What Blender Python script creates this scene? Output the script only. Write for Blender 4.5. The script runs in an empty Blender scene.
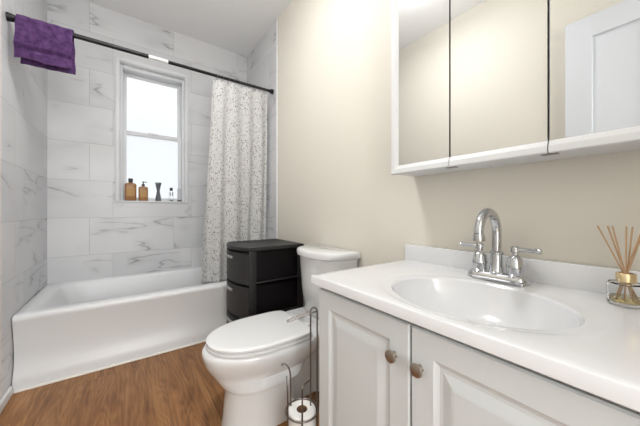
import bpy, bmesh, math, random
from mathutils import Vector, Matrix
random.seed(7)
S = bpy.context.scene
C = S.collection
PI = math.pi

# ------------------------------------------------------------------ camera
H = 0.958
ANG = 35.861
cd = bpy.data.cameras.new('camera')
cam = bpy.data.objects.new('camera', cd); C.objects.link(cam)
cam.location = (0, 0, H)
cam.rotation_euler = (math.radians(90), 0, -math.radians(ANG))
cd.sensor_fit = 'HORIZONTAL'; cd.sensor_width = 36.0
cd.lens = 267.0 / 640 * 36
cd.shift_y = -(213 - 211) / 640
cd.clip_start = 0.02
S.camera = cam

# ------------------------------------------------------------------ world, view, lights
W = bpy.data.worlds.new('sky'); S.world = W; W.use_nodes = True
nt = W.node_tree; nt.nodes.clear()
wo = nt.nodes.new('ShaderNodeOutputWorld'); bg = nt.nodes.new('ShaderNodeBackground')
tc = nt.nodes.new('ShaderNodeTexCoord'); nz = nt.nodes.new('ShaderNodeTexNoise'); cr = nt.nodes.new('ShaderNodeValToRGB')
nz.inputs['Scale'].default_value = 2.2; nz.inputs['Detail'].default_value = 3
cr.color_ramp.elements[0].position = 0.35; cr.color_ramp.elements[0].color = (0.93, 0.965, 1, 1)
cr.color_ramp.elements[1].position = 0.6; cr.color_ramp.elements[1].color = (1, 1, 1, 1)
nt.links.new(tc.outputs['Generated'], nz.inputs['Vector']); nt.links.new(nz.outputs['Fac'], cr.inputs['Fac'])
nt.links.new(cr.outputs['Color'], bg.inputs['Color']); bg.inputs['Strength'].default_value = 1.04
nt.links.new(bg.outputs[0], wo.inputs[0])
S.view_settings.view_transform = 'Standard'; S.view_settings.look = 'None'
S.view_settings.gamma = 1; S.view_settings.use_curve_mapping = False
S.view_settings.exposure = 0.0

def area(name, loc, rot, sx, sy, power, col=(1, 1, 1)):
    l = bpy.data.lights.new(name, 'AREA'); l.shape = 'RECTANGLE'; l.size = sx; l.size_y = sy
    l.energy = power; l.color = col
    o = bpy.data.objects.new(name, l); C.objects.link(o); o.location = loc; o.rotation_euler = rot
    return o
def point(name, loc, r, power, col):
    l = bpy.data.lights.new(name, 'POINT'); l.shadow_soft_size = r; l.energy = power; l.color = col
    o = bpy.data.objects.new(name, l); C.objects.link(o); o.location = loc
# room's ceiling lamp, then a fill light
point('ceiling_lamp_light', (0.25, 1.15, 2.50), 0.06, 12.5, (0.985, 0.99, 1))
area('ceiling_lamp_downlight', (0.25, 1.15, 2.585), (0, 0, 0), 0.26, 0.26, 11, (0.99, 0.99, 1))
area('hall_fill_light', (0.15, -1.36, 1.5), (math.radians(94), 0, 0), 1.3, 1.9, 58, (0.965, 0.985, 1))  # unseen panel added beyond the doorway to brighten the room, not a fixture

# ------------------------------------------------------------------ materials
def mat(name, col, rough=0.5, metal=0.0, spec=0.5, trans=0.0, ior=1.45, coat=0.0, emit=None, es=0):
    m = bpy.data.materials.new(name); m.use_nodes = True
    b = m.node_tree.nodes['Principled BSDF']
    b.inputs['Base Color'].default_value = (*col, 1); b.inputs['Roughness'].default_value = rough
    b.inputs['Metallic'].default_value = metal; b.inputs['Specular IOR Level'].default_value = spec
    b.inputs['Transmission Weight'].default_value = trans; b.inputs['IOR'].default_value = ior
    b.inputs['Coat Weight'].default_value = coat
    if emit: b.inputs['Emission Color'].default_value = (*emit, 1); b.inputs['Emission Strength'].default_value = es
    return m
class N:
    def __init__(s, m): s.t = m.node_tree; s.b = s.t.nodes['Principled BSDF']
    def n(s, typ, **kw):
        x = s.t.nodes.new('ShaderNode' + typ)
        for k, v in kw.items():
            if k in x.inputs: x.inputs[k].default_value = v
            else: setattr(x, k, v)
        return x
    def l(s, a, b): s.t.links.new(a, b)
    def math(s, op, a, b=None, c=None, clamp=False):
        x = s.t.nodes.new('ShaderNodeMath'); x.operation = op; x.use_clamp = clamp
        for i, v in enumerate((a, b, c)):
            if v is None: continue
            if isinstance(v, (int, float)): x.inputs[i].default_value = v
            else: s.l(v, x.inputs[i])
        return x.outputs[0]
    def mix(s, fac, a, b):
        x = s.t.nodes.new('ShaderNodeMix'); x.data_type = 'RGBA'
        for sock, v in ((x.inputs[0], fac), (x.inputs[6], a), (x.inputs[7], b)):
            if isinstance(v, (int, float)): sock.default_value = v
            elif isinstance(v, tuple): sock.default_value = (*v, 1)
            else: s.l(v, sock)
        return x.outputs[2]
    def ramp(s, fac, stops):
        x = s.t.nodes.new('ShaderNodeValToRGB'); e = x.color_ramp.elements
        while len(e) > 1: e.remove(e[-1])
        for i, (p, c) in enumerate(stops):
            q = e[0] if i == 0 else e.new(p)
            q.position = p; q.color = (*c, 1)
        s.l(fac, x.inputs[0]); return x.outputs[0]
    def bump(s, h, strength=0.2, dist=0.01):
        x = s.n('Bump', Strength=strength, Distance=dist); s.l(h, x.inputs['Height']); s.l(x.outputs[0], s.b.inputs['Normal'])

def marble(name, axis, shift):
    m = mat(name, (0.6, 0.6, 0.61), 0.32, spec=0.35); k = N(m)
    g = k.n('NewGeometry'); sp = k.n('SeparateXYZ'); k.l(g.outputs['Position'], sp.inputs[0])
    h = k.math('ADD', sp.outputs[axis], shift); v = k.math('ADD', sp.outputs['Z'], 0.305 * 2 - 0.598)
    cb = k.n('CombineXYZ'); k.l(h, cb.inputs[0]); k.l(v, cb.inputs[1])
    br = k.n('TexBrick', Scale=1.0, offset=0.25, offset_frequency=2)
    br.inputs['Mortar Size'].default_value = 0.0016; br.inputs['Mortar Smooth'].default_value = 0.1
    br.inputs['Brick Width'].default_value = 0.61; br.inputs['Row Height'].default_value = 0.305
    br.inputs['Color1'].default_value = (0, 0, 0, 1); br.inputs['Color2'].default_value = (1, 1, 1, 1); br.inputs['Mortar'].default_value = (0, 0, 0, 1)
    k.l(cb.outputs[0], br.inputs['Vector'])
    rnd = k.math('MULTIPLY', br.outputs['Color'], 37.0)
    # rotate/stretch so the veins run diagonally
    mp = k.n('Mapping'); mp.inputs['Rotation'].default_value = (0, 0, 0.45); mp.inputs['Scale'].default_value = (0.75, 2.9, 1)
    k.l(cb.outputs[0], mp.inputs[0])
    n1 = k.n('TexNoise', noise_dimensions='4D', Scale=1.5, Detail=3.5, Roughness=0.5, Distortion=0.35)
    k.l(mp.outputs[0], n1.inputs['Vector']); k.l(rnd, n1.inputs['W'])
    d = k.math('ABSOLUTE', k.math('SUBTRACT', n1.outputs['Fac'], 0.5))
    fine = k.math('SUBTRACT', 1.0, k.math('DIVIDE', d, 0.013), clamp=True)
    soft = k.math('SUBTRACT', 1.0, k.math('DIVIDE', d, 0.09), clamp=True)
    n2 = k.n('TexNoise', noise_dimensions='4D', Scale=3.0, Detail=2.0)
    k.l(cb.outputs[0], n2.inputs['Vector']); k.l(rnd, n2.inputs['W'])
    gate = k.math('MULTIPLY', k.math('SUBTRACT', n2.outputs['Fac'], 0.45, clamp=True), 6.0, clamp=True)
    vein = k.math('MULTIPLY', gate, k.math('ADD', k.math('MULTIPLY', fine, 0.68), k.math('MULTIPLY', soft, 0.20)), clamp=True)
    n3 = k.n('TexNoise', noise_dimensions='4D', Scale=1.2, Detail=3.0); k.l(cb.outputs[0], n3.inputs['Vector']); k.l(rnd, n3.inputs['W'])
    base = k.ramp(n3.outputs['Fac'], [(0.3, (0.57, 0.575, 0.59)), (0.65, (0.68, 0.682, 0.69))])
    c1 = k.mix(vein, base, (0.22, 0.22, 0.235))
    c2 = k.mix(k.math('MULTIPLY', br.outputs['Fac'], 0.75), c1, (0.40, 0.40, 0.40))
    k.l(c2, k.b.inputs['Base Color'])
    k.bump(k.math('SUBTRACT', 1.0, br.outputs['Fac']), 0.35, 0.002)
    return m
M = {}
M['tile_back'] = marble('marble_tile_back', 'X', 0.097)
M['tile_side'] = marble('marble_tile_side', 'Y', -2.31)
M['beige'] = mat('beige_paint', (0.735, 0.70, 0.625), 0.75, spec=0.25)
k = N(M['beige']); n = k.n('TexNoise', Scale=90.0, Detail=2.0); g = k.n('NewGeometry'); k.l(g.outputs['Position'], n.inputs['Vector']); k.bump(n.outputs['Fac'], 0.05, 0.002)
M['ceil'] = mat('ceiling_paint', (0.90, 0.90, 0.905), 0.85, spec=0.2)
M['whitetrim'] = mat('white_trim_paint', (0.74, 0.75, 0.76), 0.4)
M['vinyl'] = mat('white_window_vinyl', (0.70, 0.71, 0.73), 0.35)
M['porcelain'] = mat('white_porcelain', (0.745, 0.75, 0.755), 0.08, coat=0.4)
M['seat'] = mat('white_seat_plastic', (0.78, 0.785, 0.79), 0.2)
M['tub'] = mat('white_tub_enamel', (0.72, 0.73, 0.74), 0.33)
M['counter'] = mat('white_cultured_marble', (0.77, 0.775, 0.79), 0.15, coat=0.4)
M['thermo'] = mat('white_cabinet_foil', (0.675, 0.705, 0.72), 0.33)
M['chrome'] = mat('chrome', (0.60, 0.61, 0.63), 0.07, metal=1)
M['wire'] = mat('brushed_wire', (0.22, 0.20, 0.185), 0.3, metal=1)
M['nickel'] = mat('brushed_nickel', (0.42, 0.37, 0.32), 0.33, metal=1)
M['blackmetal'] = mat('black_rod_metal', (0.012, 0.012, 0.013), 0.35, metal=0.3)
M['greymetal'] = mat('pale_rod_plastic', (0.72, 0.72, 0.72), 0.35)
M['black'] = mat('black_plastic', (0.019, 0.018, 0.0185), 0.40, spec=0.35)
M['mirror'] = mat('mirror_glass', (0.78, 0.785, 0.78), 0.0, metal=1)
M['silicone'] = mat('silicone_bead', (0.8, 0.76, 0.70), 0.4)
M['darkgap'] = mat('dark_recess', (0.05, 0.045, 0.04), 0.8)
M['gold'] = mat('gold_metal', (0.86, 0.68, 0.42), 0.25, metal=1)
M['reed'] = mat('rattan_reed', (0.50, 0.33, 0.19), 0.7)
M['clear'] = mat('clear_glass', (0.97, 0.98, 0.98), 0.02, trans=1.0, ior=1.3)
M['oil'] = mat('amber_oil', (0.95, 0.80, 0.42), 0.02, trans=0.8, ior=1.33)
M['amber'] = mat('amber_plastic', (0.33, 0.165, 0.07), 0.22)
M['amberlabel'] = mat('gold_label', (0.42, 0.235, 0.075), 0.5)
M['blackcap'] = mat('black_cap_plastic', (0.02, 0.02, 0.022), 0.35)
M['greyplastic'] = mat('grey_tube_plastic', (0.12, 0.125, 0.14), 0.35)
M['tubeplastic'] = mat('pale_grey_tube_plastic', (0.52, 0.53, 0.55), 0.4)
M['paper'] = mat('white_paper', (0.82, 0.81, 0.79), 0.9, spec=0.1)
M['card'] = mat('brown_cardboard', (0.22, 0.12, 0.07), 0.9)
M['doorwhite'] = mat('white_door_paint', (0.66, 0.68, 0.71), 0.4)
M['lampglass'] = mat('frosted_lamp_glass', (0.9, 0.9, 0.9), 0.4, emit=(1, 0.97, 0.93), es=2.0)
# woven drawer front
M['weave'] = mat('black_woven_plastic', (0.03, 0.028, 0.029), 0.42); k = N(M['weave'])
g = k.n('NewGeometry'); sp = k.n('SeparateXYZ'); k.l(g.outputs['Position'], sp.inputs[0])
a = k.math('SINE', k.math('MULTIPLY', sp.outputs['Y'], 520)); b2 = k.math('SINE', k.math('MULTIPLY', sp.outputs['Z'], 520))
hh = k.math('MULTIPLY', a, b2); k.bump(hh, 0.8, 0.004)
k.l(k.ramp(hh, [(0.0, (0.010, 0.0095, 0.010)), (0.5, (0.034, 0.032, 0.033))]), k.b.inputs['Base Color'])
# towel
M['towel'] = mat('purple_terry', (0.075, 0.022, 0.11), 0.95, spec=0.1); k = N(M['towel'])
k.b.inputs['Sheen Weight'].default_value = 0.12; k.b.inputs['Sheen Tint'].default_value = (0.6, 0.4, 0.75, 1)
n = k.n('TexNoise', Scale=45.0, Detail=3.0); g = k.n('NewGeometry'); k.l(g.outputs['Position'], n.inputs['Vector'])
k.l(k.ramp(n.outputs['Fac'], [(0.3, (0.050, 0.022, 0.075)), (0.7, (0.110, 0.052, 0.150))]), k.b.inputs['Base Color'])
n = k.n('TexNoise', Scale=260.0, Detail=2.0); k.l(g.outputs['Position'], n.inputs['Vector']); k.bump(n.outputs['Fac'], 0.9, 0.006)
# frosted glass
M['pane'] = mat('clear_window_glass', (1, 1, 1), 0.0, trans=1.0, ior=1.02, spec=0.1)
M['frost'] = mat('frosted_window_glass', (0.94, 0.95, 0.95), 0.55, trans=1.0, ior=1.15, spec=0.1)
# curtain
M['curtain'] = mat('speckled_curtain', (0.8, 0.8, 0.78), 0.75, spec=0.2); k = N(M['curtain'])
k.b.inputs['Subsurface Weight'].default_value = 0.0
uv = k.n('UVMap'); col = (0.70, 0.70, 0.695)
prev = None
for sc, th, cc, seed, jit in ((58, 0.24, (0.16, 0.15, 0.15), 0.0, 1), (46, 0.20, (0.42, 0.37, 0.32), 7.3, 1), (90, 0.24, (0.36, 0.36, 0.37), 3.1, 1)):
    mp = k.n('Mapping'); mp.inputs['Location'].default_value = (seed, seed * 0.7, 0); k.l(uv.outputs[0], mp.inputs[0])
    dn = k.n('TexNoise', Scale=60.0, Detail=1.0); k.l(mp.outputs[0], dn.inputs['Vector'])
    vadd = k.n('VectorMath', operation='MULTIPLY_ADD'); k.l(dn.outputs['Color'], vadd.inputs[0]); vadd.inputs[1].default_value = (0.004, 0.004, 0); k.l(mp.outputs[0], vadd.inputs[2])
    vo = k.n('TexVoronoi', Scale=float(sc), voronoi_dimensions='2D'); k.l(vadd.outputs[0], vo.inputs['Vector'])
    sz = k.n('SeparateColor'); k.l(vo.outputs['Color'], sz.inputs[0])
    r = k.math('MULTIPLY', k.math('POWER', sz.outputs[0], 1.3), th * 1.5)
    f = k.math('MULTIPLY', k.math('LESS_THAN', vo.outputs['Distance'], r), k.math('GREATER_THAN', sz.outputs[1], 0.45))
    prev = k.mix(k.math('MULTIPLY', f, 0.92), prev if prev is not None else col, cc)
k.l(prev, k.b.inputs['Base Color'])
tr = k.n('BsdfTranslucent'); k.l(prev, tr.inputs[0]); mx = k.n('MixShader'); mx.inputs[0].default_value = 0.25
out = [x for x in k.t.nodes if x.type == 'OUTPUT_MATERIAL'][0]
k.l(k.b.outputs[0], mx.inputs[1]); k.l(tr.outputs[0], mx.inputs[2]); k.l(mx.outputs[0], out.inputs[0])
# wood plank floor
M['wood'] = mat('wood_plank_floor', (0.25, 0.12, 0.05), 0.36, spec=0.4); k = N(M['wood'])
g = k.n('NewGeometry'); sp = k.n('SeparateXYZ'); k.l(g.outputs['Position'], sp.inputs[0])
cb = k.n('CombineXYZ'); k.l(sp.outputs['Y'], cb.inputs[0]); k.l(k.math('ADD', sp.outputs['X'], 5.05), cb.inputs[1])
br = k.n('TexBrick', Scale=1.0, offset=0.37, offset_frequency=3)
br.inputs['Brick Width'].default_value = 1.22; br.inputs['Row Height'].default_value = 0.18
br.inputs['Mortar Size'].default_value = 0.0012; br.inputs['Mortar Smooth'].default_value = 0.3
br.inputs['Color1'].default_value = (0, 0, 0, 1); br.inputs['Color2'].default_value = (1, 1, 1, 1); br.inputs['Mortar'].default_value = (0.5, 0.5, 0.5, 1)
k.l(cb.outputs[0], br.inputs['Vector'])
rnd = k.math('MULTIPLY', br.outputs['Color'], 23.0)
mp = k.n('Mapping'); mp.inputs['Scale'].default_value = (1.6, 13.0, 1); k.l(cb.outputs[0], mp.inputs[0])
n1 = k.n('TexNoise', noise_dimensions='4D', Scale=1.0, Detail=5.0, Roughness=0.62, Distortion=1.3); k.l(mp.outputs[0], n1.inputs['Vector']); k.l(rnd, n1.inputs['W'])
mp2 = k.n('Mapping'); mp2.inputs['Scale'].default_value = (5.0, 120.0, 1); k.l(cb.outputs[0], mp2.inputs[0])
n2 = k.n('TexNoise', noise_dimensions='4D', Scale=1.0, Detail=3.0, Roughness=0.6); k.l(mp2.outputs[0], n2.inputs['Vector']); k.l(rnd, n2.inputs['W'])
# cathedral rings
mp3 = k.n('Mapping'); mp3.inputs['Scale'].default_value = (1.0, 6.5, 1); k.l(cb.outputs[0], mp3.inputs[0])
n3 = k.n('TexNoise', noise_dimensions='4D', Scale=1.6, Detail=1.0); k.l(mp3.outputs[0], n3.inputs['Vector']); k.l(rnd, n3.inputs['W'])
ring = k.math('SINE', k.math('MULTIPLY', n3.outputs['Fac'], 95.0))
f = k.math('ADD', k.math('ADD', k.math('MULTIPLY', n1.outputs['Fac'], 0.62), k.math('MULTIPLY', n2.outputs['Fac'], 0.36)), k.math('MULTIPLY', ring, 0.035))
colr = k.ramp(f, [(0.32, (0.125, 0.050, 0.016)), (0.46, (0.270, 0.118, 0.040)), (0.58, (0.375, 0.180, 0.066)), (0.72, (0.48, 0.265, 0.115))])
tone = k.math('ADD', k.math('MULTIPLY', br.outputs['Color'], 0.2), 0.80)
vm = k.n('VectorMath', operation='SCALE'); k.l(colr, vm.inputs[0]); k.l(tone, vm.inputs['Scale'])
k.l(k.mix(k.math('MULTIPLY', br.outputs['Fac'], 0.6), vm.outputs[0], (0.06, 0.03, 0.015)), k.b.inputs['Base Color'])
k.bump(n2.outputs['Fac'], 0.08, 0.002)

# ------------------------------------------------------------------ mesh helpers
def obj(name, bm, m, parent=None, smooth=None, kind=None):
    bmesh.ops.recalc_face_normals(bm, faces=bm.faces)
    me = bpy.data.meshes.new(name); bm.to_mesh(me); bm.free()
    o = bpy.data.objects.new(name, me); C.objects.link(o)
    for x in (m if isinstance(m, (list, tuple)) else [m]): me.materials.append(x)
    if smooth is not None:
        for p in me.polygons: p.use_smooth = True
        me.set_sharp_from_angle(angle=math.radians(smooth))
    if parent: o.parent = parent
    if kind: o['kind'] = kind
    return o
def weighted(o):
    m = o.modifiers.new('weighted', 'WEIGHTED_NORMAL'); m.keep_sharp = True; m.weight = 100
    return o
def tag(o, label, cat, group=None):
    o['label'] = label; o['category'] = cat
    if group: o['group'] = group
    return o
def thing(name, label, cat, group=None, kind=None, loc=(0, 0, 0)):
    o = bpy.data.objects.new(name, None); C.objects.link(o); o.empty_display_size = 0.05; o.location = loc
    if kind: o['kind'] = kind
    if label: tag(o, label, cat, group)
    return o
def box(bm, x0, x1, y0, y1, z0, z1, bev=0, seg=2, mi=0):
    vs = [bm.verts.new((x, y, z)) for z in (z0, z1) for y in (y0, y1) for x in (x0, x1)]
    fs = [bm.faces.new([vs[i] for i in q]) for q in ((0, 2, 3, 1), (4, 5, 7, 6), (0, 1, 5, 4), (2, 6, 7, 3), (0, 4, 6, 2), (1, 3, 7, 5))]
    for f in fs: f.material_index = mi
    if bev:
        es = list({e for f in fs for e in f.edges})
        r = bmesh.ops.bevel(bm, geom=es, offset=bev, segments=seg, affect='EDGES', profile=0.5)
        for f in r['faces']: f.material_index = mi
    return fs
def loft(bm, rings, cap0=True, cap1=True, mi=0, closed=True):
    R = [[bm.verts.new(p) for p in r] for r in rings]
    n = len(R[0])
    for a, b in zip(R, R[1:]):
        for i in range(n if closed else n - 1):
            j = (i + 1) % n
            f = bm.faces.new((a[i], a[j], b[j], b[i])); f.material_index = mi
    if cap0: bm.faces.new(R[0][::-1]).material_index = mi
    if cap1: bm.faces.new(R[-1]).material_index = mi
    return R
def circ(c, r, n=24, ry=None):
    ry = ry or r
    return [(c[0] + r * math.cos(2 * PI * i / n), c[1] + ry * math.sin(2 * PI * i / n), c[2]) for i in range(n)]
def lathe(bm, c, prof, n=28, mi=0, cap0=True, cap1=True):
    loft(bm, [circ((c[0], c[1], c[2] + z), max(r, 1e-4), n) for r, z in prof], cap0, cap1, mi)
def tube(bm, pts, r, n=10, mi=0, caps=True):
    pts = [Vector(p) for p in pts]; rs = r if isinstance(r, (list, tuple)) else [r] * len(pts)
    t0 = (pts[1] - pts[0]).normalized()
    up = Vector((0, 0, 1)) if abs(t0.z) < 0.9 else Vector((1, 0, 0))
    nrm = (up - t0 * up.dot(t0)).normalized()
    rings = []
    for i, p in enumerate(pts):
        if i == 0: t = t0
        elif i == len(pts) - 1: t = (pts[i] - pts[i - 1]).normalized()
        else: t = ((pts[i + 1] - p).normalized() + (p - pts[i - 1]).normalized()).normalized()
        nrm = (nrm - t * nrm.dot(t)).normalized(); bn = t.cross(nrm)
        rings.append([p + nrm * rs[i] * math.cos(2 * PI * k / n) + bn * rs[i] * math.sin(2 * PI * k / n) for k in range(n)])
    loft(bm, rings, caps, caps, mi)
def smoothpts(pts, it=2):
    pts = [Vector(p) for p in pts]
    for _ in range(it):
        q = [pts[0]]
        for a, b in zip(pts, pts[1:]): q += [a * 0.75 + b * 0.25, a * 0.25 + b * 0.75]
        pts = q + [pts[-1]]
    return pts
def rrect(x0, x1, y0, y1, z, r, n=6):
    out = []
    for cx, cy, a0 in ((x1 - r, y1 - r, 0), (x0 + r, y1 - r, PI / 2), (x0 + r, y0 + r, PI), (x1 - r, y0 + r, 1.5 * PI)):
        for i in range(n + 1):
            a = a0 + PI / 2 * i / n; out.append((cx + r * math.cos(a), cy + r * math.sin(a), z))
    return out

XL, XR, YB, YF, ZC = -0.496, 1.087, 2.88, -0.40, 2.67
# ------------------------------------------------------------------ the room
bm = bmesh.new(); box(bm, XL - 0.2, XR + 0.2, YF - 1.5, YB + 0.2, -0.08, 0.0); obj('floor', bm, M['wood'], kind='structure')
bm = bmesh.new(); box(bm, XL - 0.2, XR + 0.2, YF - 1.5, YB + 0.2, ZC, ZC + 0.1); obj('ceiling', bm, M['ceil'], kind='structure')
bm = bmesh.new(); box(bm, XL - 0.12, XL, YF - 1.5, 1.955, 0, ZC, mi=0); box(bm, XL - 0.12, XL + 0.001, 1.955, YB, 0, ZC, mi=1)
obj('wall_left', bm, [M['beige'], M['tile_side']], kind='structure')
bm = bmesh.new(); box(bm, XR, XR + 0.12, YF - 1.5, 2.16, 0, ZC, mi=0); box(bm, XR - 0.006, XR + 0.12, 2.16, YB, 0, ZC, mi=1)
box(bm, XR - 0.009, XR + 0.001, 2.148, 2.162, 0, ZC, 0.003, mi=2)
obj('wall_right', bm, [M['beige'], M['tile_side'], M['whitetrim']], kind='structure')
# back wall with a window opening
wx0, wx1, wz0, wz1 = -0.06, 0.468, H + 0.080, H + 1.300
bm = bmesh.new()
box(bm, XL - 0.12, wx0, YB, YB + 0.18, 0, ZC); box(bm, wx1, XR + 0.12, YB, YB + 0.18, 0, ZC)
box(bm, wx0, wx1, YB, YB + 0.18, 0, wz0); box(bm, wx0, wx1, YB, YB + 0.18, wz1, ZC)
obj('wall_back', bm, M['tile_back'], kind='structure')
# front wall with the open doorway, and the little hall behind it
bm = bmesh.new(); box(bm, 0.38, XR, YF - 0.1, YF, 0, ZC); box(bm, XL, 0.38, YF - 0.1, YF, 2.2, ZC)
obj('wall_front', bm, M['beige'], kind='structure')
bm = bmesh.new(); box(bm, XL, XR, YF - 1.5, YF - 1.4, 0, ZC); obj('wall_hall', bm, M['ceil'], kind='structure')
# baseboards
def baseboard(name, x0, x1, y0, y1, h=0.09):
    bm = bmesh.new(); box(bm, x0, x1, y0, y1, 0, h, 0.004); obj(name, bm, M['whitetrim'], kind='structure')
baseboard('baseboard_left', XL, XL + 0.013, YF, 2.075, 0.045)
baseboard('baseboard_right', XR - 0.013, XR, 0.80, 2.075, 0.09)
bm = bmesh.new(); box(bm, XL + 0.014, XR - 0.014, 2.070, 2.090, 0, 0.010, 0.004); obj('trim_1', bm, M['silicone'], kind='structure')

# window_1
win = thing('window_1', None, None, kind='structure')
bm = bmesh.new()
def frame(bm, x0, x1, z0, z1, w, y0, y1, bev=0.003, wt=None, wb=None):
    wt = wt if wt is not None else w; wb = wb if wb is not None else w
    box(bm, x0, x0 + w, y0, y1, z0, z1, bev); box(bm, x1 - w, x1, y0, y1, z0, z1, bev)
    box(bm, x0 + w - 0.001, x1 - w + 0.001, y0, y1, z1 - wt, z1, bev); box(bm, x0 + w - 0.001, x1 - w + 0.001, y0, y1, z0, z0 + wb, bev)
frame(bm, wx0 - 0.022, wx1 + 0.020, wz0 - 0.002, wz1 + 0.024, 0.030, YB - 0.012, YB + 0.01, 0.003, None, 0.012)
obj('casing', bm, M['vinyl'], win, 40)
bm = bmesh.new()
# stepped jamb liner
frame(bm, wx0, wx1, wz0, wz1, 0.012, YB + 0.0, YB + 0.175, 0.002)
frame(bm, wx0 + 0.010, wx1 - 0.010, wz0 + 0.01, wz1 - 0.010, 0.022, YB + 0.035, YB + 0.17, 0.008, 0.035, 0.012)
obj('jamb', bm, M['vinyl'], win, 40)
bm = bmesh.new()
zm = H + 0.708
frame(bm, wx0 + 0.028, wx1 - 0.028, zm - 0.012, wz1 - 0.035, 0.030, YB + 0.12, YB + 0.15, 0.003, 0.034, 0.03)
us = obj('upper_sash', bm, M['vinyl'], win, 40)
bm = bmesh.new(); box(bm, wx0 + 0.05, wx1 - 0.05, YB + 0.133, YB + 0.137, zm, wz1 - 0.06); obj('pane', bm, M['pane'], us)
bm = bmesh.new()
frame(bm, wx0 + 0.026, wx1 - 0.026, wz0 + 0.012, zm + 0.018, 0.030, YB + 0.085, YB + 0.118, 0.003, 0.034, 0.03)
box(bm, 0.16, 0.24, YB + 0.078, YB + 0.1, zm + 0.006, zm + 0.024, 0.003)
ls = obj('lower_sash', bm, M['vinyl'], win, 40)
bm = bmesh.new(); box(bm, wx0 + 0.048, wx1 - 0.048, YB + 0.099, YB + 0.103, wz0 + 0.03, zm); obj('pane', bm, M['frost'], ls)

# door leaf standing open against the left wall
dr = thing('door_1', None, None, kind='structure')
bm = bmesh.new()
X0, X1 = XL + 0.006, -0.452
y0, y1, zt = -0.33, 0.475, 2.165
st = 0.125
ym = (y0 + y1) / 2
for a, b in ((y0, y0 + st), (y1 - st, y1), (ym - 0.06, ym + 0.06)): box(bm, X0, X1, a, b, 0.012, zt, 0.002)
for a, b in ((0.012, 0.24), (1.02, 1.18), (zt - 0.13, zt)):
    box(bm, X0, X1 - 0.0005, y0 + st - 0.002, ym - 0.058, a, b); box(bm, X0, X1 - 0.0005, ym + 0.058, y1 - st + 0.002, a, b)
box(bm, X0 + 0.008, X1 - 0.014, y0 + 0.05, y1 - 0.05, 0.1, zt - 0.05)
obj('door_leaf', bm, M['doorwhite'], dr)
bm = bmesh.new(); c0 = (X1, y1 - 0.06, 0.98)
tube(bm, [(X1 + a, c0[1], c0[2]) for a in (0, 0.004, 0.006, 0.02, 0.026, 0.04, 0.046, 0.048)], [0.026, 0.026, 0.01, 0.01, 0.024, 0.024, 0.015, 0.002], 20)
obj('door_handle', bm, M['nickel'], dr, 40)

# ------------------------------------------------------------------ bathtub
tub = thing('bathtub', 'long white enamel alcove bathtub under the window', 'bathtub', loc=(0.3, 2.4, 0))
tub.location = (0, 0, 0)
TX0, TX1, TY0, TY1, TZ = XL + 0.004, XR - 0.010, 2.085, YB - 0.003, 0.402
bm = bmesh.new()
nseg = 9
def rr(ix0, ix1, iy0, iy1, z, r): return rrect(TX0 + ix0, TX1 - ix1, TY0 + iy0, TY1 - iy1, z, r, nseg)
rings = [rr(0, 0, 0.002, 0, 0.0, 0.004), rr(0, 0, 0.003, 0, 0.045, 0.004), rr(0, 0, 0.010, 0, 0.07, 0.004), rr(0, 0, 0.024, 0, 0.10, 0.004), rr(0, 0, 0.033, 0, 0.14, 0.004), rr(0, 0, 0.034, 0, 0.19, 0.004), rr(0, 0, 0.027, 0, 0.26, 0.004), rr(0, 0, 0.014, 0, 0.33, 0.004),
         rr(0, 0, 0.003, 0, TZ - 0.035, 0.004), rr(0, 0, 0.0, 0, TZ - 0.02, 0.004), rr(0.001, 0.001, 0.004, 0.001, TZ - 0.007, 0.006), rr(0.004, 0.004, 0.014, 0.003, TZ, 0.01),
         rr(0.07, 0.09, 0.075, 0.045, TZ, 0.13), rr(0.082, 0.10, 0.086, 0.055, TZ - 0.008, 0.135), rr(0.092, 0.11, 0.092, 0.062, TZ - 0.03, 0.14),
         rr(0.14, 0.125, 0.105, 0.08, TZ - 0.15, 0.15), rr(0.21, 0.14, 0.125, 0.10, TZ - 0.27, 0.16), rr(0.27, 0.18, 0.16, 0.13, TZ - 0.325, 0.14), rr(0.34, 0.26, 0.22, 0.2, TZ - 0.335, 0.1)]
loft(bm, rings, True, True)
obj('basin', bm, M['tub'], tub, 60)
bm = bmesh.new(); tube(bm, [(TX1 - 0.33, 2.48, 0.069), (TX1 - 0.33, 2.48, 0.074)], [0.03, 0.026], 20); obj('drain', bm, M['chrome'], tub, 40)
bm = bmesh.new(); tube(bm, [(TX1 - 0.128, 2.48, 0.27), (TX1 - 0.14, 2.48, 0.268), (TX1 - 0.144, 2.48, 0.267)], [0.035, 0.035, 0.02], 20); obj('overflow_cover', bm, M['chrome'], tub, 40)

# ------------------------------------------------------------------ shower rod
RL, RRt = Vector((XL + 0.001, 2.03, H + 0.988)), Vector((XR - 0.007, 2.232, H + 1.09))
def rp(t): return RL.lerp(RRt, t)
rod = thing('shower_rod', 'black tension shower rod spanning wall to wall above the bathtub', 'shower rod')
bm = bmesh.new(); tube(bm, [rp(0.012), rp(0.387)], 0.0135, 16); tube(bm, [rp(0.458), rp(0.99)], 0.0115, 16); obj('pole', bm, M['blackmetal'], rod, 40)
bm = bmesh.new(); tube(bm, [rp(0.386), rp(0.46)], 0.0128, 16); ob = obj('sleeve', bm, M['greymetal'], rod, 40); ob['label'] = 'pale sleeve in the middle of the black rod'
for a, b in ((0.0, 0.022), (1.0, 0.978)):
    bm = bmesh.new(); tube(bm, [rp(a), rp(a + (b - a) * 0.5), rp(b)], [0.022, 0.020, 0.0145], 20); obj('end_cap', bm, M['blackmetal'], rod, 40)

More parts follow.
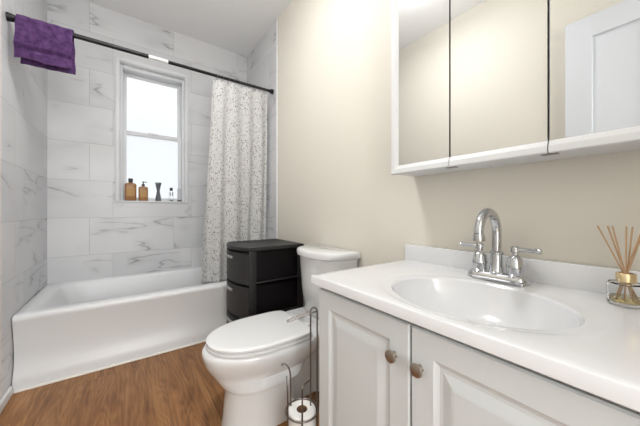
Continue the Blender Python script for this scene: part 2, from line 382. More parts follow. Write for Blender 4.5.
# towel folded over the rod
def towel():
    t = thing('towel', 'purple terry towel folded over the black shower rod', 'towel')
    t0, t1 = 0.022, 0.157
    NU, NV = 34, 60
    prof = []      # (dy, dz) from the rod centre, front edge -> over -> back edge
    fl, bl, r = 0.205, 0.214, 0.0175
    for i in range(26): prof.append((-r - 0.010 * math.sin(i / 25 * PI) * 0.6, -fl * (1 - i / 25)))
    for i in range(1, 10): a = PI - PI * i / 10; prof.append((r * math.cos(a), r * math.sin(a)))
    for i in range(26): prof.append((r + 0.012 * math.sin(i / 25 * PI) * 0.5, -bl * (i / 25)))
    bm = bmesh.new(); th = 0.009
    def P(u, q, off):
        c = rp(t0 + (t1 - t0) * u); dy, dz = prof[q]
        i = q
        a = prof[max(i - 1, 0)]; b = prof[min(i + 1, len(prof) - 1)]
        ty, tz = b[0] - a[0], b[1] - a[1]; L = math.hypot(ty, tz); ny, nz_ = -tz / L, ty / L
        w = 0.0025 * math.sin(u * 9 + dz * 14) * min(1, abs(dz) / 0.08) + 0.0022 * math.sin(u * 23 + 2)
        sh = (0.10 - u * 0.02) * max(0, dz * -1) * 0.35 if q > 35 else -0.03 * max(0, -dz)
        if abs(q - 7) < 2: off *= 0.55    # woven band
        return Vector((c.x + sh + (0.0015 * math.sin(dz * 60)), c.y + dy + ny * off + w, c.z + dz + nz_ * off + (0.004 * math.sin(u * 7) if q < 3 else 0)))
    n = len(prof)
    A = [[bm.verts.new(P(u / NU, q, th)) for q in range(n)] for u in range(NU + 1)]
    B = [[bm.verts.new(P(u / NU, q, 0)) for q in range(n)] for u in range(NU + 1)]
    for u in range(NU):
        for q in range(n - 1):
            bm.faces.new((A[u][q], A[u + 1][q], A[u + 1][q + 1], A[u][q + 1])); bm.faces.new((B[u][q], B[u][q + 1], B[u + 1][q + 1], B[u + 1][q]))
        bm.faces.new((A[u][0], B[u][0], B[u + 1][0], A[u + 1][0])); bm.faces.new((A[u][n - 1], A[u + 1][n - 1], B[u + 1][n - 1], B[u][n - 1]))
    for q in range(n - 1):
        bm.faces.new((A[0][q], A[0][q + 1], B[0][q + 1], B[0][q])); bm.faces.new((A[NU][q], B[NU][q], B[NU][q + 1], A[NU][q + 1]))
    obj('towel_cloth', bm, M['towel'], t, 50)
    for z in (-0.128, -0.138, -0.148):     # raised stripes of the dobby border
        bm = bmesh.new(); pts = []
        qi = min(range(26), key=lambda i: abs(prof[i][1] - z))
        for u in range(0, 31): pts.append(P(u / 30, qi, th * (1 / 0.55 if abs(qi - 7) < 2 else 1)))
        tube(bm, pts, 0.0016, 6); obj('border_stripe', bm, M['towel'], t, 50)
towel()

# shower curtain hanging inside the tub
def curtain():
    t = thing('shower_curtain', 'white shower curtain with grey terrazzo speckles hanging into the bathtub', 'shower curtain')
    bm = bmesh.new(); uvl = bm.loops.layers.uv.new('UVMap')
    NU, NV = 150, 60
    ta, tb = 0.658, 0.965
    def P(i, j):
        u = i / NU; v = j / NV
        c = rp(ta + (tb - ta) * u)
        ztop = c.z - 0.028 + 0.006 * math.cos(u * 2 * PI * 9); zbot = 0.365
        z = ztop + (zbot - ztop) * v
        folds = 4.5; ph = u * folds * 2 * PI + 0.6 * math.sin(v * 3 + u * 5) - v * 1.0
        amp = 0.005 + 0.017 * v ** 0.6
        x = c.x - (1 - u) * 0.035 * v ** 0.9 - 0.030 * v * (1 - u) ** 3 + 0.018 * v * math.sin(ph * 0.5 + 1.0) * (1 - u) * u * 4
        y = c.y + amp * math.sin(ph) + 0.014 * v * math.sin(ph * 0.37 + 2) + v * (2.275 - c.y) * min(1, v * 1.3)
        x = min(x, XR - 0.012)
        if z < 0.415 and x > 0.90: z = 0.415 + (z - 0.415) * max(0.0, 1 - (x - 0.90) / 0.04)
        return Vector((x, y, z))
    G = [[bm.verts.new(P(i, j)) for j in range(NV + 1)] for i in range(NU + 1)]
    for i in range(NU):
        for j in range(NV):
            f = bm.faces.new((G[i][j], G[i + 1][j], G[i + 1][j + 1], G[i][j + 1]))
            for l, (a, b) in zip(f.loops, ((i, j), (i + 1, j), (i + 1, j + 1), (i, j + 1))): l[uvl].uv = (a / NU * 0.78, b / NV * 1.5)
    o = obj('curtain_cloth', bm, M['curtain'], t, 80)
    m = o.modifiers.new('thick', 'SOLIDIFY'); m.thickness = 0.0012
    for q in range(10):
        u = (q + 0.5) / 10 * 0.98 + 0.01; c = rp(ta + (tb - ta) * u)
        bm = bmesh.new(); R = 0.0205; tube(bm, [(c.x, c.y + R * math.cos(a), c.z - 0.006 + R * math.sin(a)) for a in [2 * PI * i / 20 for i in range(21)]], 0.0013, 6)
        tag(obj('curtain_ring', bm, M['wire'], None, 60), 'small wire ring holding the speckled curtain on the rod', 'curtain ring', 'rings holding the shower curtain')
curtain()

# ------------------------------------------------------------------ toiletries on the window sill
SZ = wz0 + 0.012
def flat_bottle(name, label, x, y, w, d, h, neck, capr, caph, pump=False):
    t = thing(name, label, 'bottle', loc=(x, y, SZ))
    bm = bmesh.new(); rings = []
    for z, s in ((0, 0.92), (0.004, 1), (h * 0.9, 1), (h * 0.96, 0.9), (h, 0.55), (h + 0.002, 0.35)):
        rings.append(rrect(-w / 2 * s, w / 2 * s, -d / 2 * s, d / 2 * s, z, min(w, d) * 0.28 * s, 5))
    loft(bm, rings); lathe(bm, (0, 0, h), [(neck, 0), (neck, 0.012)], 16)
    obj('body', bm, M['amber'], t, 45)
    bm = bmesh.new(); box(bm, -w * 0.33, w * 0.33, -d / 2 - 0.0008, -d / 2 + 0.002, h * 0.25, h * 0.72); obj('label', bm, M['amberlabel'], t)
    bm = bmesh.new()
    if pump:
        lathe(bm, (0, 0, h + 0.008), [(capr, 0), (capr, 0.014), (capr * 0.4, 0.016), (capr * 0.35, 0.03), (capr * 0.8, 0.031), (capr * 0.8, 0.038)], 16)
        tube(bm, [(0, 0, h + 0.042), (0.02, -0.008, h + 0.042), (0.027, -0.011, h + 0.037)], 0.0035, 8)
    else: lathe(bm, (0, 0, h + 0.006), [(capr, 0), (capr, caph * 0.95), (capr * 0.9, caph)], 18)
    obj('pump' if pump else 'cap', bm, M['blackcap'], t, 45)
    return t
flat_bottle('shampoo_bottle', 'tall amber shampoo bottle with black screw cap at left end of window sill', 0.026, YB + 0.014, 0.085, 0.05, 0.155, 0.013, 0.017, 0.034)
flat_bottle('soap_bottle', 'amber pump bottle beside the taller capped amber bottle on window sill', 0.119, YB + 0.014, 0.072, 0.045, 0.128, 0.011, 0.012, 0.03, True)
t = thing('hourglass_bottle', 'dark grey hourglass-shaped tube in the middle of the window sill', 'bottle', loc=(0.236, YB + 0.016, SZ))
bm = bmesh.new(); lathe(bm, (0, 0, 0), [(0.022, 0), (0.024, 0.005), (0.022, 0.03), (0.013, 0.085), (0.012, 0.095), (0.016, 0.12), (0.024, 0.160)], 24); obj('body', bm, M['greyplastic'], t, 50)
bm = bmesh.new(); lathe(bm, (0, 0, 0.160), [(0.0255, 0), (0.0255, 0.01), (0.024, 0.011)], 24); obj('cap', bm, M['greyplastic'], t, 45)
t = thing('spray_bottle', 'small clear bottle with black cap and dark stripes on window sill', 'bottle', loc=(0.342, YB + 0.016, SZ))
bm = bmesh.new(); lathe(bm, (0, 0, 0), [(0.018, 0), (0.019, 0.004), (0.019, 0.088), (0.010, 0.098), (0.009, 0.104)], 20); obj('body', bm, M['clear'], t, 45)
bm = bmesh.new(); lathe(bm, (0, 0, 0.1), [(0.013, 0), (0.013, 0.027), (0.012, 0.029)], 18); obj('cap', bm, M['blackcap'], t, 45)
bm = bmesh.new()
for dx in (-0.010, 0.008):
    box(bm, dx - 0.003, dx + 0.003, -0.0198, -0.0175, 0.05, 0.085); obj('label', bm, M['blackcap'], t); bm = bmesh.new()
box(bm, -0.012, 0.012, -0.0196, -0.017, 0.003, 0.010); obj('label', bm, M['blackcap'], t)
t = thing('cream_tube', 'pale standing tube on a black cap at right end of window sill', 'tube', loc=(0.412, YB + 0.016, SZ))
bm = bmesh.new(); loft(bm, [circ((0, 0, 0.012), 0.017, 20), circ((0, 0, 0.05), 0.017, 20, 0.014), circ((0, 0, 0.125), 0.018, 20, 0.002)]); obj('body', bm, M['tubeplastic'], t, 60)
bm = bmesh.new(); lathe(bm, (0, 0, 0), [(0.018, 0), (0.018, 0.012)], 20); obj('cap', bm, M['blackcap'], t, 45)

# ------------------------------------------------------------------ black drawer tower
def drawers():
    t = thing('drawer_tower', 'black plastic three-drawer storage tower between toilet and bathtub', 'drawer unit', loc=(0, 0, 0))
    x0, x1, y0, y1, zt = 0.630, 1.036, 1.640, 2.076, 0.722
    bow = 0.055; ycen = (y0 + y1) / 2
    def fx(y): s_ = (y - ycen) / ((y1 - y0) / 2); return x0 - bow * (1 - s_ * s_) + 0.0
    ys = [y0 + (y1 - y0) * i / 16 for i in range(17)]
    def outline(z, inset=0.0, xo=0.0):
        pts = [(fx(y) + inset + xo, min(max(y, y0 + inset), y1 - inset), z) for y in ys]
        return pts + [(x1 - inset, y1 - inset, z), (x1 - inset, y0 + inset, z)]
    bm = bmesh.new(); loft(bm, [outline(zt - 0.026, 0.004), outline(zt - 0.022, -0.004), outline(zt - 0.006, -0.004), outline(zt, 0.002), outline(zt - 0.001, 0.014), outline(zt - 0.004, 0.02)])
    obj('top_panel', bm, M['black'], t, 35)
    bm = bmesh.new(); P = 0.2195
    fz = 0.03
    # side frames: posts and rails with recessed panels
    for ya, yb, yi in ((y0, y0 + 0.012, 1), (y1 - 0.012, y1, -1)):
        box(bm, x0 + 0.002, x0 + 0.05, ya, yb, fz, zt - 0.024, 0.003); box(bm, x1 - 0.045, x1, ya, yb, fz, zt - 0.024, 0.003)
        for i in range(4):
            z = 0.035 + P * i; box(bm, x0 + 0.045, x1 - 0.04, ya, yb, z, min(z + 0.022, zt - 0.023), 0.003); box(bm, x0 + 0.045, x1 - 0.04, min(ya, ya + yi * 0.012), max(yb, yb + yi * 0.012), z, z + 0.004)
        pm = ya + 0.019 if yi > 0 else yb - 0.022
        bp = bmesh.new(); box(bp, x0 + 0.04, x1 - 0.035, pm, pm + 0.003, fz, zt - 0.024); obj('side_panel', bp, M['blackpanel'], t)
        for i in range(4): box(bm, x0 + 0.045, x1 - 0.04, min(ya, ya + yi * 0.019), max(ya + yi * 0.019, yb), 0.035 + P * i, min(0.047 + P * i, zt - 0.025)) if yi > 0 else box(bm, x0 + 0.045, x1 - 0.04, yb - 0.019, yb, 0.035 + P * i, min(0.047 + P * i, zt - 0.025))
    box(bm, x1 - 0.008, x1 - 0.002, y0 + 0.01, y1 - 0.01, fz, zt - 0.024)
    for i in range(3): box(bm, x0 + 0.01, x1 - 0.005, y0 + 0.01, y1 - 0.01, 0.035 + P * i, 0.043 + P * i)
    obj('frame', bm, M['black'], t, 35)
    for i in range(3):
        za, zb = 0.036 + P * i + 0.004, 0.036 + P * (i + 1) - 0.010
        d = thing('drawer', None, None); d.parent = t
        yd = [y0 + 0.004 + (y1 - y0 - 0.008) * q / 20 for q in range(21)]
        bm = bmesh.new(); rows = []
        for z, o in ((za, 0.006), (za + 0.005, -0.002), (zb - 0.005, -0.002), (zb, 0.006)):
            rows.append([(fx(y) + o, y, z) for y in yd] + [(fx(y) + 0.03, y, z) for y in yd[::-1]])
        loft(bm, rows); fr = obj('drawer_front', bm, M['weave'], d, 40)
        bm = bmesh.new(); box(bm, x0 + 0.03, x1 - 0.02, y0 + 0.026, y1 - 0.026, za + 0.01, zb - 0.03); obj('drawer_box', bm, M['black'], d)
        bm = bmesh.new(); z = zb - 0.038
        yy = [ycen - 0.052 + 0.104 * q / 8 for q in range(9)]
        loft(bm, [[(fx(y) - a, y, z + b) for a, b in ((0.0, -0.008), (0.012, -0.008), (0.015, 0.0), (0.012, 0.006), (0.0, 0.008))] for y in yy])
        hd = obj('handle', bm, M['handle'], d, 40); hd['label'] = 'small grey drawer handle'
    for (a, b) in ((x0 + 0.03, y0 + 0.03), (x0 + 0.03, y1 - 0.03), (x1 - 0.03, y0 + 0.03), (x1 - 0.03, y1 - 0.03)):
        bm = bmesh.new(); lathe(bm, (a, b, 0), [(0.014, 0), (0.016, 0.02), (0.018, 0.032)], 16); obj('foot', bm, M['black'], t, 45)
M['blackpanel'] = mat('black_panel_plastic', (0.006, 0.005, 0.0055), 0.5, spec=0.2)
M['handle'] = mat('grey_handle_plastic', (0.30, 0.30, 0.30), 0.3)
drawers()

# ------------------------------------------------------------------ toilet
def toilet():
    t = thing('toilet', 'white two-piece toilet with closed lid between vanity and black drawers', 'toilet')
    yc = 1.25; yt = 1.315; DZ = 0.015
    def egg(z, xt, xb, hw, n=44, y=yc, p=2.0, xw=None):
        # front half ellipse, rear superellipse
        xw = xw if xw is not None else xt + (xb - xt) * 0.5
        out = []; z = z + DZ * min(1, z / 0.3); xt = xt - 0.012
        for i in range(n):
            a = 2 * PI * i / n; ca, sa = math.cos(a), math.sin(a)
            if ca < 0: e = 2.0 / 2.15
            else: e = 2.0 / p
            cx = math.copysign(abs(ca) ** e, ca); sy = math.copysign(abs(sa) ** e, sa)
            out.append((xw + cx * ((xb - xw) if ca >= 0 else (xw - xt)), y + sy * hw, z))
        return out
    # bowl and pedestal, one surface
    bm = bmesh.new()
    yb_ = 1.205
    rings = [egg(0.0, 0.352, 0.66, 0.126, p=7, y=yb_), egg(0.03, 0.358, 0.655, 0.121, p=7, y=yb_), egg(0.10, 0.364, 0.65, 0.118, p=7, y=yb_), egg(0.155, 0.369, 0.65, 0.117, p=7, y=yb_), egg(0.164, 0.367, 0.66, 0.119, p=6, y=yb_),
             egg(0.176, 0.350, 0.70, 0.132, p=5, y=yb_ + .008), egg(0.205, 0.325, 0.76, 0.147, p=4), egg(0.235, 0.304, 0.84, 0.163, p=3.5), egg(0.262, 0.290, 0.87, 0.177, p=3), egg(0.290, 0.282, 0.86, 0.185, p=3), egg(0.308, 0.280, 0.86, 0.187, p=3), egg(0.319, 0.286, 0.86, 0.182, p=3), egg(0.324, 0.300, 0.85, 0.172, p=3)]
    loft(bm, rings, True, True)
    obj('bowl', bm, M['porcelain'], t, 60)
    # trapway bulge
    bm = bmesh.new()
    tube(bm, smoothpts([(0.60, yc, 0.20), (0.68, yc, 0.25), (0.78, yc, 0.26), (0.86, yc, 0.20), (0.86, yc, 0.08), (0.84, yc, 0.0)], 2), 0.095, 20)
    bmesh.ops.scale(bm, vec=(1, 1.12, 1), verts=bm.verts, space=Matrix.Translation((0, -yc, 0)))
    for v in bm.verts: v.co.z = max(v.co.z, 0.0)
    obj('trapway', bm, M['porcelain'], t, 60)
    # tank deck
    bm = bmesh.new(); loft(bm, [rrect(0.60, 0.90, yc - 0.085, yc + 0.085, 0.0, 0.03), rrect(0.60, 0.90, yc - 0.08, yc + 0.08, 0.2, 0.03), rrect(0.78, 1.06, yt - 0.14, yt + 0.12, 0.27, 0.04), rrect(0.77, 1.07, yt - 0.20, yt + 0.17, 0.315, 0.05), rrect(0.775, 1.07, yt - 0.195, yt + 0.165, 0.330, 0.05)])
    obj('deck', bm, M['porcelain'], t, 60)
    # seat and lid
    def ring_slab(z0, z1, xt, xb, hw, ins, p):
        return [egg(z0, xt + ins, xb - ins, hw - ins, p=p, xw=0.55), egg(z0 + 0.003, xt, xb, hw, p=p, xw=0.55), egg(z1 - 0.005, xt, xb, hw, p=p, xw=0.55), egg(z1 - 0.001, xt + 0.006, xb - 0.006, hw - 0.006, p=p, xw=0.55), egg(z1, xt + 0.02, xb - 0.02, hw - 0.02, p=p, xw=0.55)]
    bm = bmesh.new(); loft(bm, ring_slab(0.325, 0.341, 0.297, 0.760, 0.183, 0.004, 6)); obj('seat', bm, M['seat'], t, 50)
    bm = bmesh.new(); loft(bm, ring_slab(0.343, 0.360, 0.298, 0.755, 0.182, 0.004, 6)); obj('lid', bm, M['seat'], t, 50)
    for s_ in (-1, 1):
        bm = bmesh.new(); tube(bm, [(0.765, yc + s_ * 0.075 - 0.02, 0.355), (0.765, yc + s_ * 0.075 + 0.02, 0.355)], 0.014, 14); obj('hinge', bm, M['seat'], t, 50)
    # tank with bowed front
    def D(z, xf, xb, ya, yb, r):
        out = []; n = 22
        for i in range(n + 1):
            a = -PI / 2 + PI * i / n      # from ya side to yb side across the front
            yy = (ya + yb) / 2 + (yb - ya) / 2 * math.copysign(abs(math.sin(a)) ** 0.85, math.sin(a))
            xx = xb - r - (xb - r - xf) * (math.cos(a)) ** 0.55 if math.cos(a) > 1e-6 else xb - r
            out.append((xx, yy, z))
        out += [(xb, yb - 0.004, z), (xb, ya + 0.004, z)]
        return out
    bm = bmesh.new()
    loft(bm, [D(0.330, 0.90, 1.068, yt - 0.185, yt + 0.16, 0.03), D(0.34, 0.89, 1.068, yt - 0.195, yt + 0.17, 0.03), D(0.50, 0.870, 1.068, yt - 0.198, yt + 0.175, 0.03), D(0.687, 0.858, 1.068, yt - 0.206, yt + 0.186, 0.03)])
    obj('tank', bm, M['porcelain'], t, 60)
    bm = bmesh.new()
    loft(bm, [D(0.684, 0.855, 1.072, yt - 0.212, yt + 0.192, 0.03), D(0.690, 0.842, 1.074, yt - 0.223, yt + 0.203, 0.03), D(0.714, 0.840, 1.075, yt - 0.225, yt + 0.205, 0.03), D(0.725, 0.846, 1.073, yt - 0.219, yt + 0.199, 0.03), D(0.730, 0.862, 1.066, yt - 0.205, yt + 0.185, 0.03)])
    obj('tank_lid', bm, M['porcelain'], t, 60)
    bm = bmesh.new(); loft(bm, [circ((0.975, yt + 0.0, 0.7295), 0.021, 24, 0.032), circ((0.975, yt, 0.733), 0.021, 24, 0.032), circ((0.975, yt, 0.7345), 0.018, 24, 0.028)]); obj('flush_button', bm, M['chrome'], t, 40)
toilet()

# ------------------------------------------------------------------ toilet roll stand
def roll_stand():
    t = thing('toilet_paper_stand', 'brushed wire toilet paper stand on floor between toilet and vanity', 'toilet paper stand')
    r = 0.0032; cx, cy = 0.545, 0.872
    bm = bmesh.new()
    A, B = Vector((0.582, 0.868, 0)), Vector((0.602, 0.852, 0)); zt = 0.585
    mid = (A + B) / 2
    pts = [A + Vector((0, 0, 0.012)), A + Vector((0, 0, zt - 0.02))]
    for i in range(1, 8):
        a = PI - PI * i / 8; rad = (B - A).length / 2; dd = (B - A).normalized()
        pts.append(mid + dd * rad * math.cos(a) + Vector((0, 0, zt - 0.02 + rad * 1.3 * math.sin(a))))
    pts += [B + Vector((0, 0, zt - 0.02)), B + Vector((0, 0, 0.012))]
    tube(bm, pts, r, 8); obj('post', bm, M['wire'], t, 60)
    bm = bmesh.new()       # dispensing arm
    tube(bm, smoothpts([(0.600, 0.852, 0.566), (0.560, 0.866, 0.560), (0.515, 0.878, 0.547), (0.496, 0.884, 0.541), (0.489, 0.888, 0.541), (0.494, 0.893, 0.544), (0.515, 0.888, 0.551), (0.560, 0.876, 0.563), (0.582, 0.868, 0.568)], 3), r * 0.9, 8)
    obj('dispensing_arm', bm, M['wire'], t, 60)
    bm = bmesh.new(); R = 0.062
    tube(bm, [(cx + R * math.cos(a), cy + R * math.sin(a), 0.194) for a in [2 * PI * i / 32 for i in range(33)]], r, 8); obj('upper_ring', bm, M['wire'], t, 60)
    bm = bmesh.new(); tube(bm, [(cx + R * math.cos(a), cy + R * math.sin(a), 0.012) for a in [2 * PI * i / 32 for i in range(33)]], r * 1.3, 8)
    tube(bm, [(cx - R, cy, 0.012), (cx + R, cy, 0.012)], r, 8); tube(bm, [(cx, cy - R, 0.012), (cx, cy + R, 0.012)], r, 8)
    for k_ in range(4):
        a = PI / 4 + k_ * PI / 2; lathe(bm, (cx + R * math.cos(a), cy + R * math.sin(a), 0), [(0.006, 0), (0.006, 0.012)], 10)
    obj('base_ring', bm, M['wire'], t, 60)
    # cage wires: left one hooks outward, front one bends back to the post
    bm = bmesh.new(); q = Vector((cx - 0.026, cy + 0.040, 0))
    tube(bm, smoothpts([q + Vector((0, 0, 0.012)), q + Vector((0, 0, 0.30)), q + Vector((-0.004, 0.004, 0.345)), q + Vector((-0.022, 0.016, 0.365)), q + Vector((-0.030, 0.02, 0.355))]), r, 8)
    obj('cage_wire', bm, M['wire'], t, 60)
    bm = bmesh.new(); q = Vector((cx - 0.062, cy - 0.0, 0))
    tube(bm, smoothpts([q + Vector((0, 0, 0.012)), q + Vector((0, 0, 0.27)), q + Vector((0.0, 0.004, 0.31)), q + Vector((0.006, 0.02, 0.335))]), r, 8)
    obj('cage_wire', bm, M['wire'], t, 60)
    bm = bmesh.new(); q = Vector((cx - 0.032, cy - 0.053, 0))
    tube(bm, smoothpts([q + Vector((0, 0, 0.012)), q + Vector((0, 0, 0.28)), q + Vector((0, 0, 0.310)), q + Vector((0.001, 0.001, 0.320)), q + Vector((0.010, 0.006, 0.323)), q + Vector((0.03, 0.02, 0.316)), A + Vector((0, 0, 0.300))]), r, 8)
    obj('cage_wire', bm, M['wire'], t, 60)
    # paper roll standing in the cage
    p = thing('toilet_roll', 'white toilet paper roll standing upright in the wire stand', 'toilet roll', loc=(cx, cy, 0.0915))
    bm = bmesh.new(); lathe(bm, (0, 0, 0), [(0.021, 0.0), (0.050, 0.0), (0.0535, 0.003), (0.0535, 0.103), (0.050, 0.106), (0.021, 0.106), (0.021, 0)], 36, cap0=False, cap1=False); obj('paper', bm, M['paper'], p, 40)
    bm = bmesh.new(); lathe(bm, (0, 0, 0), [(0.0195, 0.0), (0.0208, 0.0), (0.0208, 0.106), (0.0195, 0.106), (0.0195, 0)], 24, cap0=False, cap1=False); cr_ = obj('core', bm, M['card'], p, 40); cr_['label'] = 'brown cardboard core'
    p2 = thing('toilet_roll', 'white toilet paper roll at the bottom of the wire stand, under the other roll', 'toilet roll', loc=(cx, cy, 0.0153))
    for ch in list(p.children):
        c = ch.copy(); c.scale = (1, 1, 0.70); C.objects.link(c); c.parent = p2
roll_stand()

# ------------------------------------------------------------------ vanity cabinet, worktop, faucet
VY0, VY1 = -0.015, 0.787
VX = 0.530
def vanity():
    t = thing('vanity_cabinet', 'white bathroom vanity cabinet with raised panel doors below the sink', 'cabinet')
    bm = bmesh.new()
    bx, bt = 0.572, 0.697
    box(bm, bx, XR - 0.003, VY1 - 0.031, VY1 - 0.013, 0.0, bt); box(bm, bx, XR - 0.003, VY0 + 0.012, VY0 + 0.03, 0.0, bt)
    box(bm, bx, bx + 0.018, VY0 + 0.012, VY1 - 0.013, 0.09, 0.15); box(bm, bx, bx + 0.018, VY0 + 0.012, VY1 - 0.013, bt - 0.04, bt - 0.004)
    box(bm, bx + 0.06, bx + 0.075, VY0 + 0.02, VY1 - 0.02, 0, 0.1); box(bm, bx + 0.018, XR - 0.01, VY0 + 0.02, VY1 - 0.02, 0.1, 0.115)
    obj('body', bm, M['thermo'], t)
    def door(ya, yb, ky):
        z0, z1 = 0.105, 0.684; xf, xb = 0.553, 0.5715
        bm = bmesh.new()
        def R(ins, x): return [(x, ya + ins, z0 + ins), (x, yb - ins, z0 + ins), (x, yb - ins, z1 - ins), (x, ya + ins, z1 - ins)]
        prof = [(0, xb), (0, xf + 0.004), (0.004, xf), (0.058, xf), (0.063, xf + 0.0035), (0.070, xf + 0.0065), (0.078, xf + 0.0065), (0.098, xf + 0.001), (0.104, xf + 0.0)]
        loft(bm, [R(i, x) for i, x in prof]); d = obj('door', bm, M['thermo'], t)
        bm = bmesh.new(); kx = xf; kz = 0.593
        tube(bm, [(kx + 0.001, ky, kz), (kx - 0.004, ky, kz), (kx - 0.009, ky, kz), (kx - 0.013, ky, kz), (kx - 0.017, ky, kz), (kx - 0.021, ky, kz), (kx - 0.0235, ky, kz)], [0.009, 0.007, 0.006, 0.012, 0.0158, 0.0148, 0.008], 24)
        k_ = obj('knob', bm, M['nickel'], d, 40); k_['label'] = 'round brushed nickel knob'
    door(0.397, 0.773, 0.440); door(0.008, 0.3925, 0.366)
vanity()
def worktop():
    t = thing('countertop', 'glossy white vanity top with integrated oval sink on the white cabinet', 'sink')
    z = 0.730; x1 = XR - 0.003
    bm = bmesh.new(); n = 96
    bcx, bcy = 0.770, 0.356
    def ell(ax, ay, zz, cx=bcx, cy=bcy): return [(cx + ax * math.cos(2 * PI * i / n), cy + ay * math.sin(2 * PI * i / n), zz) for i in range(n)]
    def rect(ins, zz):
        out = []; xa, xb, ya, yb = VX + ins, x1, VY0 + ins, VY1 - ins
        for i in range(n):
            a = 2 * PI * i / n; c_, s_ = math.cos(a), math.sin(a)
            sc = min(((xb - bcx) if c_ > 0 else (bcx - xa)) / max(abs(c_), 1e-6), ((yb - bcy) if s_ > 0 else (bcy - ya)) / max(abs(s_), 1e-6))
            out.append([bcx + c_ * sc, bcy + s_ * sc, zz])
        for cx_, cy_ in ((xa, ya), (xa, yb), (xb, ya), (xb, yb)):   # snap the nearest sample to each corner
            j = min(range(n), key=lambda q: (out[q][0] - cx_) ** 2 + (out[q][1] - cy_) ** 2); out[j][0], out[j][1] = cx_, cy_
        return [tuple(p) for p in out]
    rings = [rect(0.012, z - 0.030), rect(0.002, z - 0.030), rect(0.0, z - 0.028), rect(0.0, z - 0.0035), rect(0.001, z - 0.001), rect(0.0035, z), rect(0.02, z),
             ell(0.216, 0.270, z), ell(0.211, 0.262, z - 0.0020), ell(0.204, 0.252, z - 0.0036), ell(0.194, 0.240, z - 0.0050), ell(0.184, 0.227, z - 0.0070)]
    for q in range(1, 19):      # the bowl, a smooth superellipse section
        a = q / 18 * PI / 2 * 0.985
        rr_ = math.cos(a) ** 0.70; dz = math.sin(a) ** 1.35
        rings.append(ell(0.022 + (0.180 - 0.022) * rr_, 0.022 + (0.223 - 0.022) * rr_, z - 0.0075 - 0.1295 * dz))
    loft(bm, rings, False, True)
    obj('top_slab', bm, M['counter'], t, 28)
    bm = bmesh.new(); box(bm, XR - 0.024, XR - 0.002, VY0, VY1, z - 0.004, z + 0.072, 0.003, 2); obj('backsplash', bm, M['counter'], t, 28)
    bm = bmesh.new(); lathe(bm, (bcx, bcy, z - 0.138), [(0.024, 0), (0.023, 0.004), (0.017, 0.004), (0.016, 0.0025), (0.001, 0.0035)], 24); obj('drain', bm, M['chrome'], t, 40)
worktop()
def faucet():
    zt = 0.730; fx_, fy = 0.995, 0.375
    t = thing('faucet', 'chrome two-handle arched faucet on the white vanity top', 'faucet', loc=(fx_, fy, zt))
    bm = bmesh.new()
    def st_(z, ins, L=0.091, Wd=0.030): return rrect(-Wd + ins, Wd - ins, -L + ins, L - ins, z, (Wd - ins) * 0.95, 8)
    loft(bm, [st_(0, 0), st_(0.006, 0), st_(0.009, 0.003), st_(0.016, 0.0035), st_(0.021, 0.008), st_(0.024, 0.010)]); obj('base_plate', bm, M['chrome'], t, 40)
    bm = bmesh.new()
    lathe(bm, (0, 0, 0.020), [(0.024, 0), (0.024, 0.007), (0.0205, 0.011), (0.0185, 0.03), (0.018, 0.064), (0.0205, 0.066), (0.0205, 0.072), (0.0150, 0.077)], 28, cap1=False)
    Rr = 0.064; cz = 0.160; pts = [(0, 0, 0.09), (0, 0, cz)]
    for i in range(1, 15):
        a = (PI - 0.12) * i / 14; pts.append((-Rr + Rr * math.cos(a), 0, cz + Rr * math.sin(a)))
    e = pts[-1]; pts.append((e[0] - 0.001, 0, e[2] - 0.008))
    tube(bm, pts, 0.0138, 18)
    e = pts[-1]; tube(bm, [(e[0] - 0.0003, 0, e[2] + 0.002), (e[0] + 0.0005, 0, e[2] - 0.004), (e[0] + 0.003, 0, e[2] - 0.022), (e[0] + 0.0032, 0, e[2] - 0.024)], [0.0138, 0.0158, 0.0166, 0.012], 18)
    obj('spout', bm, M['chrome'], t, 40)
    for s_ in (-1, 1):
        bm = bmesh.new()
        lathe(bm, (0, s_ * 0.052, 0.018), [(0.025, 0), (0.025, 0.006), (0.0215, 0.010), (0.0215, 0.030), (0.0235, 0.032), (0.0235, 0.038), (0.0215, 0.042), (0.020, 0.058), (0.014, 0.067), (0.009, 0.071), (0.009, 0.078), (0.0115, 0.080), (0.0115, 0.095), (0.008, 0.099), (0.001, 0.100)], 24)
        h = obj('handle', bm, M['chrome'], t, 40)
        bm = bmesh.new(); yb = s_ * 0.052
        tube(bm, [(0, yb - s_ * 0.012, 0.107), (0, yb, 0.107), (0, yb + s_ * 0.05, 0.107), (0, yb + s_ * 0.052, 0.107), (0, yb + s_ * 0.066, 0.107)], [0.0062, 0.0078, 0.0066, 0.0082, 0.0082], 14)
        obj('lever', bm, M['chrome'], h, 40)
    bm = bmesh.new(); tube(bm, [(0.026, 0, 0.018), (0.026, 0, 0.075), (0.026, 0, 0.077), (0.026, 0, 0.088)], [0.0025, 0.0025, 0.005, 0.005], 12); obj('lift_rod', bm, M['chrome'], t, 40)
faucet()
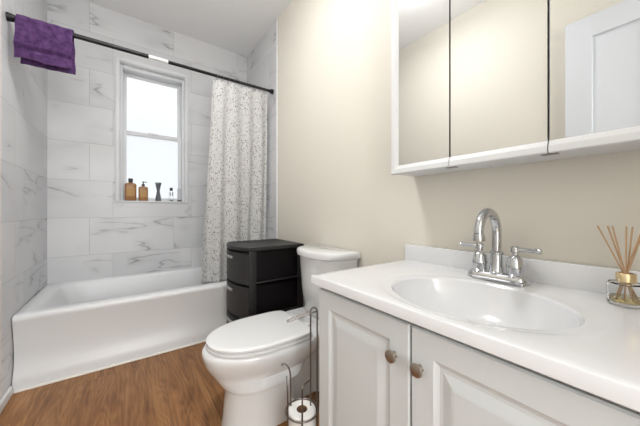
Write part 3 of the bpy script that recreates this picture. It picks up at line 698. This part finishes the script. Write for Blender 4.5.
def diffuser():
    t = thing('reed_diffuser', 'glass reed diffuser with gold collar on the vanity top by backsplash', 'reed diffuser', loc=(0.980, 0.090, 0.7305))
    bm = bmesh.new(); R = 0.032
    lathe(bm, (0, 0, 0), [(R - 0.004, 0), (R, 0.003), (R, 0.050), (R - 0.003, 0.055), (0.016, 0.057), (0.015, 0.062), (0.0125, 0.062), (0.0125, 0.054), (R - 0.006, 0.050), (R - 0.0035, 0.046), (R - 0.0035, 0.008), (R - 0.008, 0.006)], 40); obj('bottle', bm, M['clear'], t, 40)
    bm = bmesh.new(); lathe(bm, (0, 0, 0.0063), [(R - 0.009, 0), (R - 0.0038, 0.003), (R - 0.0038, 0.014)], 40); obj('oil', bm, M['oil'], t, 40)
    bm = bmesh.new(); lathe(bm, (0, 0, 0.056), [(0.0165, 0), (0.0175, 0.001), (0.0175, 0.0195), (0.0165, 0.021), (0.0125, 0.021), (0.0125, 0.0)], 28, cap0=False, cap1=False); obj('collar', bm, M['gold'], t, 40)
    for (a, b, c_, d_) in ((-0.006, 0.056, 0.010, -0.022), (-0.002, 0.036, 0.004, -0.016), (-0.004, 0.026, -0.006, -0.012), (0.002, -0.012, 0.012, 0.004), (0.003, -0.034, -0.010, 0.014), (-0.012, -0.032, 0.012, 0.020), (0.006, 0.000, -0.014, 0.0)):
        bm = bmesh.new(); tube(bm, [(c_ * 0.9, d_ * 0.9, 0.012), (a * 1.0, b * 0.85, 0.19)], 0.0017, 8); obj('reed', bm, M['reed'], t, 60)
diffuser()

# ------------------------------------------------------------------ mirrored medicine cabinet
def medicine():
    t = thing('medicine_cabinet', 'white medicine cabinet with three mirrored doors above the vanity', 'mirror cabinet')
    xf = 0.924; z0, z1 = H + 0.157, 2.06; ya, yb = -0.065, 0.757
    bm = bmesh.new(); box(bm, xf + 0.024, XR - 0.002, ya + 0.003, yb - 0.003, z0 + 0.003, z1 - 0.002, 0.002); obj('body', bm, M['whitetrim'], t)
    joints = [(0.501, 0.756), (0.2265, 0.498), (-0.064, 0.2235)]
    for i, (a, b) in enumerate(joints):
        fw = 0.036; x = xf; xm = xf + 0.0085
        d = thing('door', None, None); d.parent = t
        def rail(nm, p0, p1, horizontal, flip, m0=0, m1=0):
            # bevelled moulding, mitred where m0 / m1 is 1; thick outer edge sloping to the glass
            prof = [(0, xf + 0.022), (0, x + 0.005), (0.003, x), (0.020, x), (0.030, x + 0.005), (fw, xm), (fw, xf + 0.022)]
            def at(e, mt): return [(q[1], e[0] + (q[0] * flip if not horizontal else q[0] * mt), e[1] + (q[0] * flip if horizontal else q[0] * mt)) for q in prof]
            bm = bmesh.new(); loft(bm, [at(p0, m0), at(p1, m1)]); obj(nm, bm, M['whitetrim'], d, 25)
        l, r_ = (1 if i == 2 else 0), (-1 if i == 0 else 0)
        rail('rail', (a, z0), (b, z0), True, 1, l, r_); rail('rail', (a, z1), (b, z1), True, -1, l, r_)
        if i == 0: rail('stile', (b, z0), (b, z1), False, -1, 1, -1)
        if i == 2: rail('stile', (a, z0), (a, z1), False, 1, 1, -1)
        ma = a + (fw if i == 2 else 0.0012); mb = b - (fw if i == 0 else 0.0012)
        bm = bmesh.new(); box(bm, xm - 0.001, xm + 0.004, ma, mb, z0 + fw - 0.001, z1 - fw + 0.001); obj('mirror', bm, M['mirror'], d)
        bm = bmesh.new(); box(bm, xm + 0.004, xf + 0.021, ma, mb, z0 + fw - 0.01, z1 - fw + 0.01); obj('backing', bm, M['darkgap'], d)
    for y in (0.499, 0.225):
        bm = bmesh.new(); box(bm, xf + 0.010, xf + 0.030, y - 0.018, y + 0.018, z0 - 0.002, z0 + 0.002, 0.0005); obj('hinge', bm, M['wire'], t)
medicine()

# ------------------------------------------------------------------ ceiling lamp
t = thing('ceiling_lamp', 'round frosted flush ceiling lamp, caught as the glow at top of the mirror', 'ceiling lamp', loc=(0.25, 1.15, ZC))
bm = bmesh.new(); lathe(bm, (0, 0, 0), [(0.17, 0), (0.17, -0.02), (0.16, -0.022), (0.15, -0.022)], 40); obj('lamp_base', bm, M['wire'], t, 40)
bm = bmesh.new(); lathe(bm, (0, 0, -0.022), [(0.155, 0), (0.15, -0.02), (0.13, -0.04), (0.09, -0.055), (0.04, -0.062), (0.001, -0.064)], 40); obj('lamp_shade', bm, M['lampglass'], t, 60)
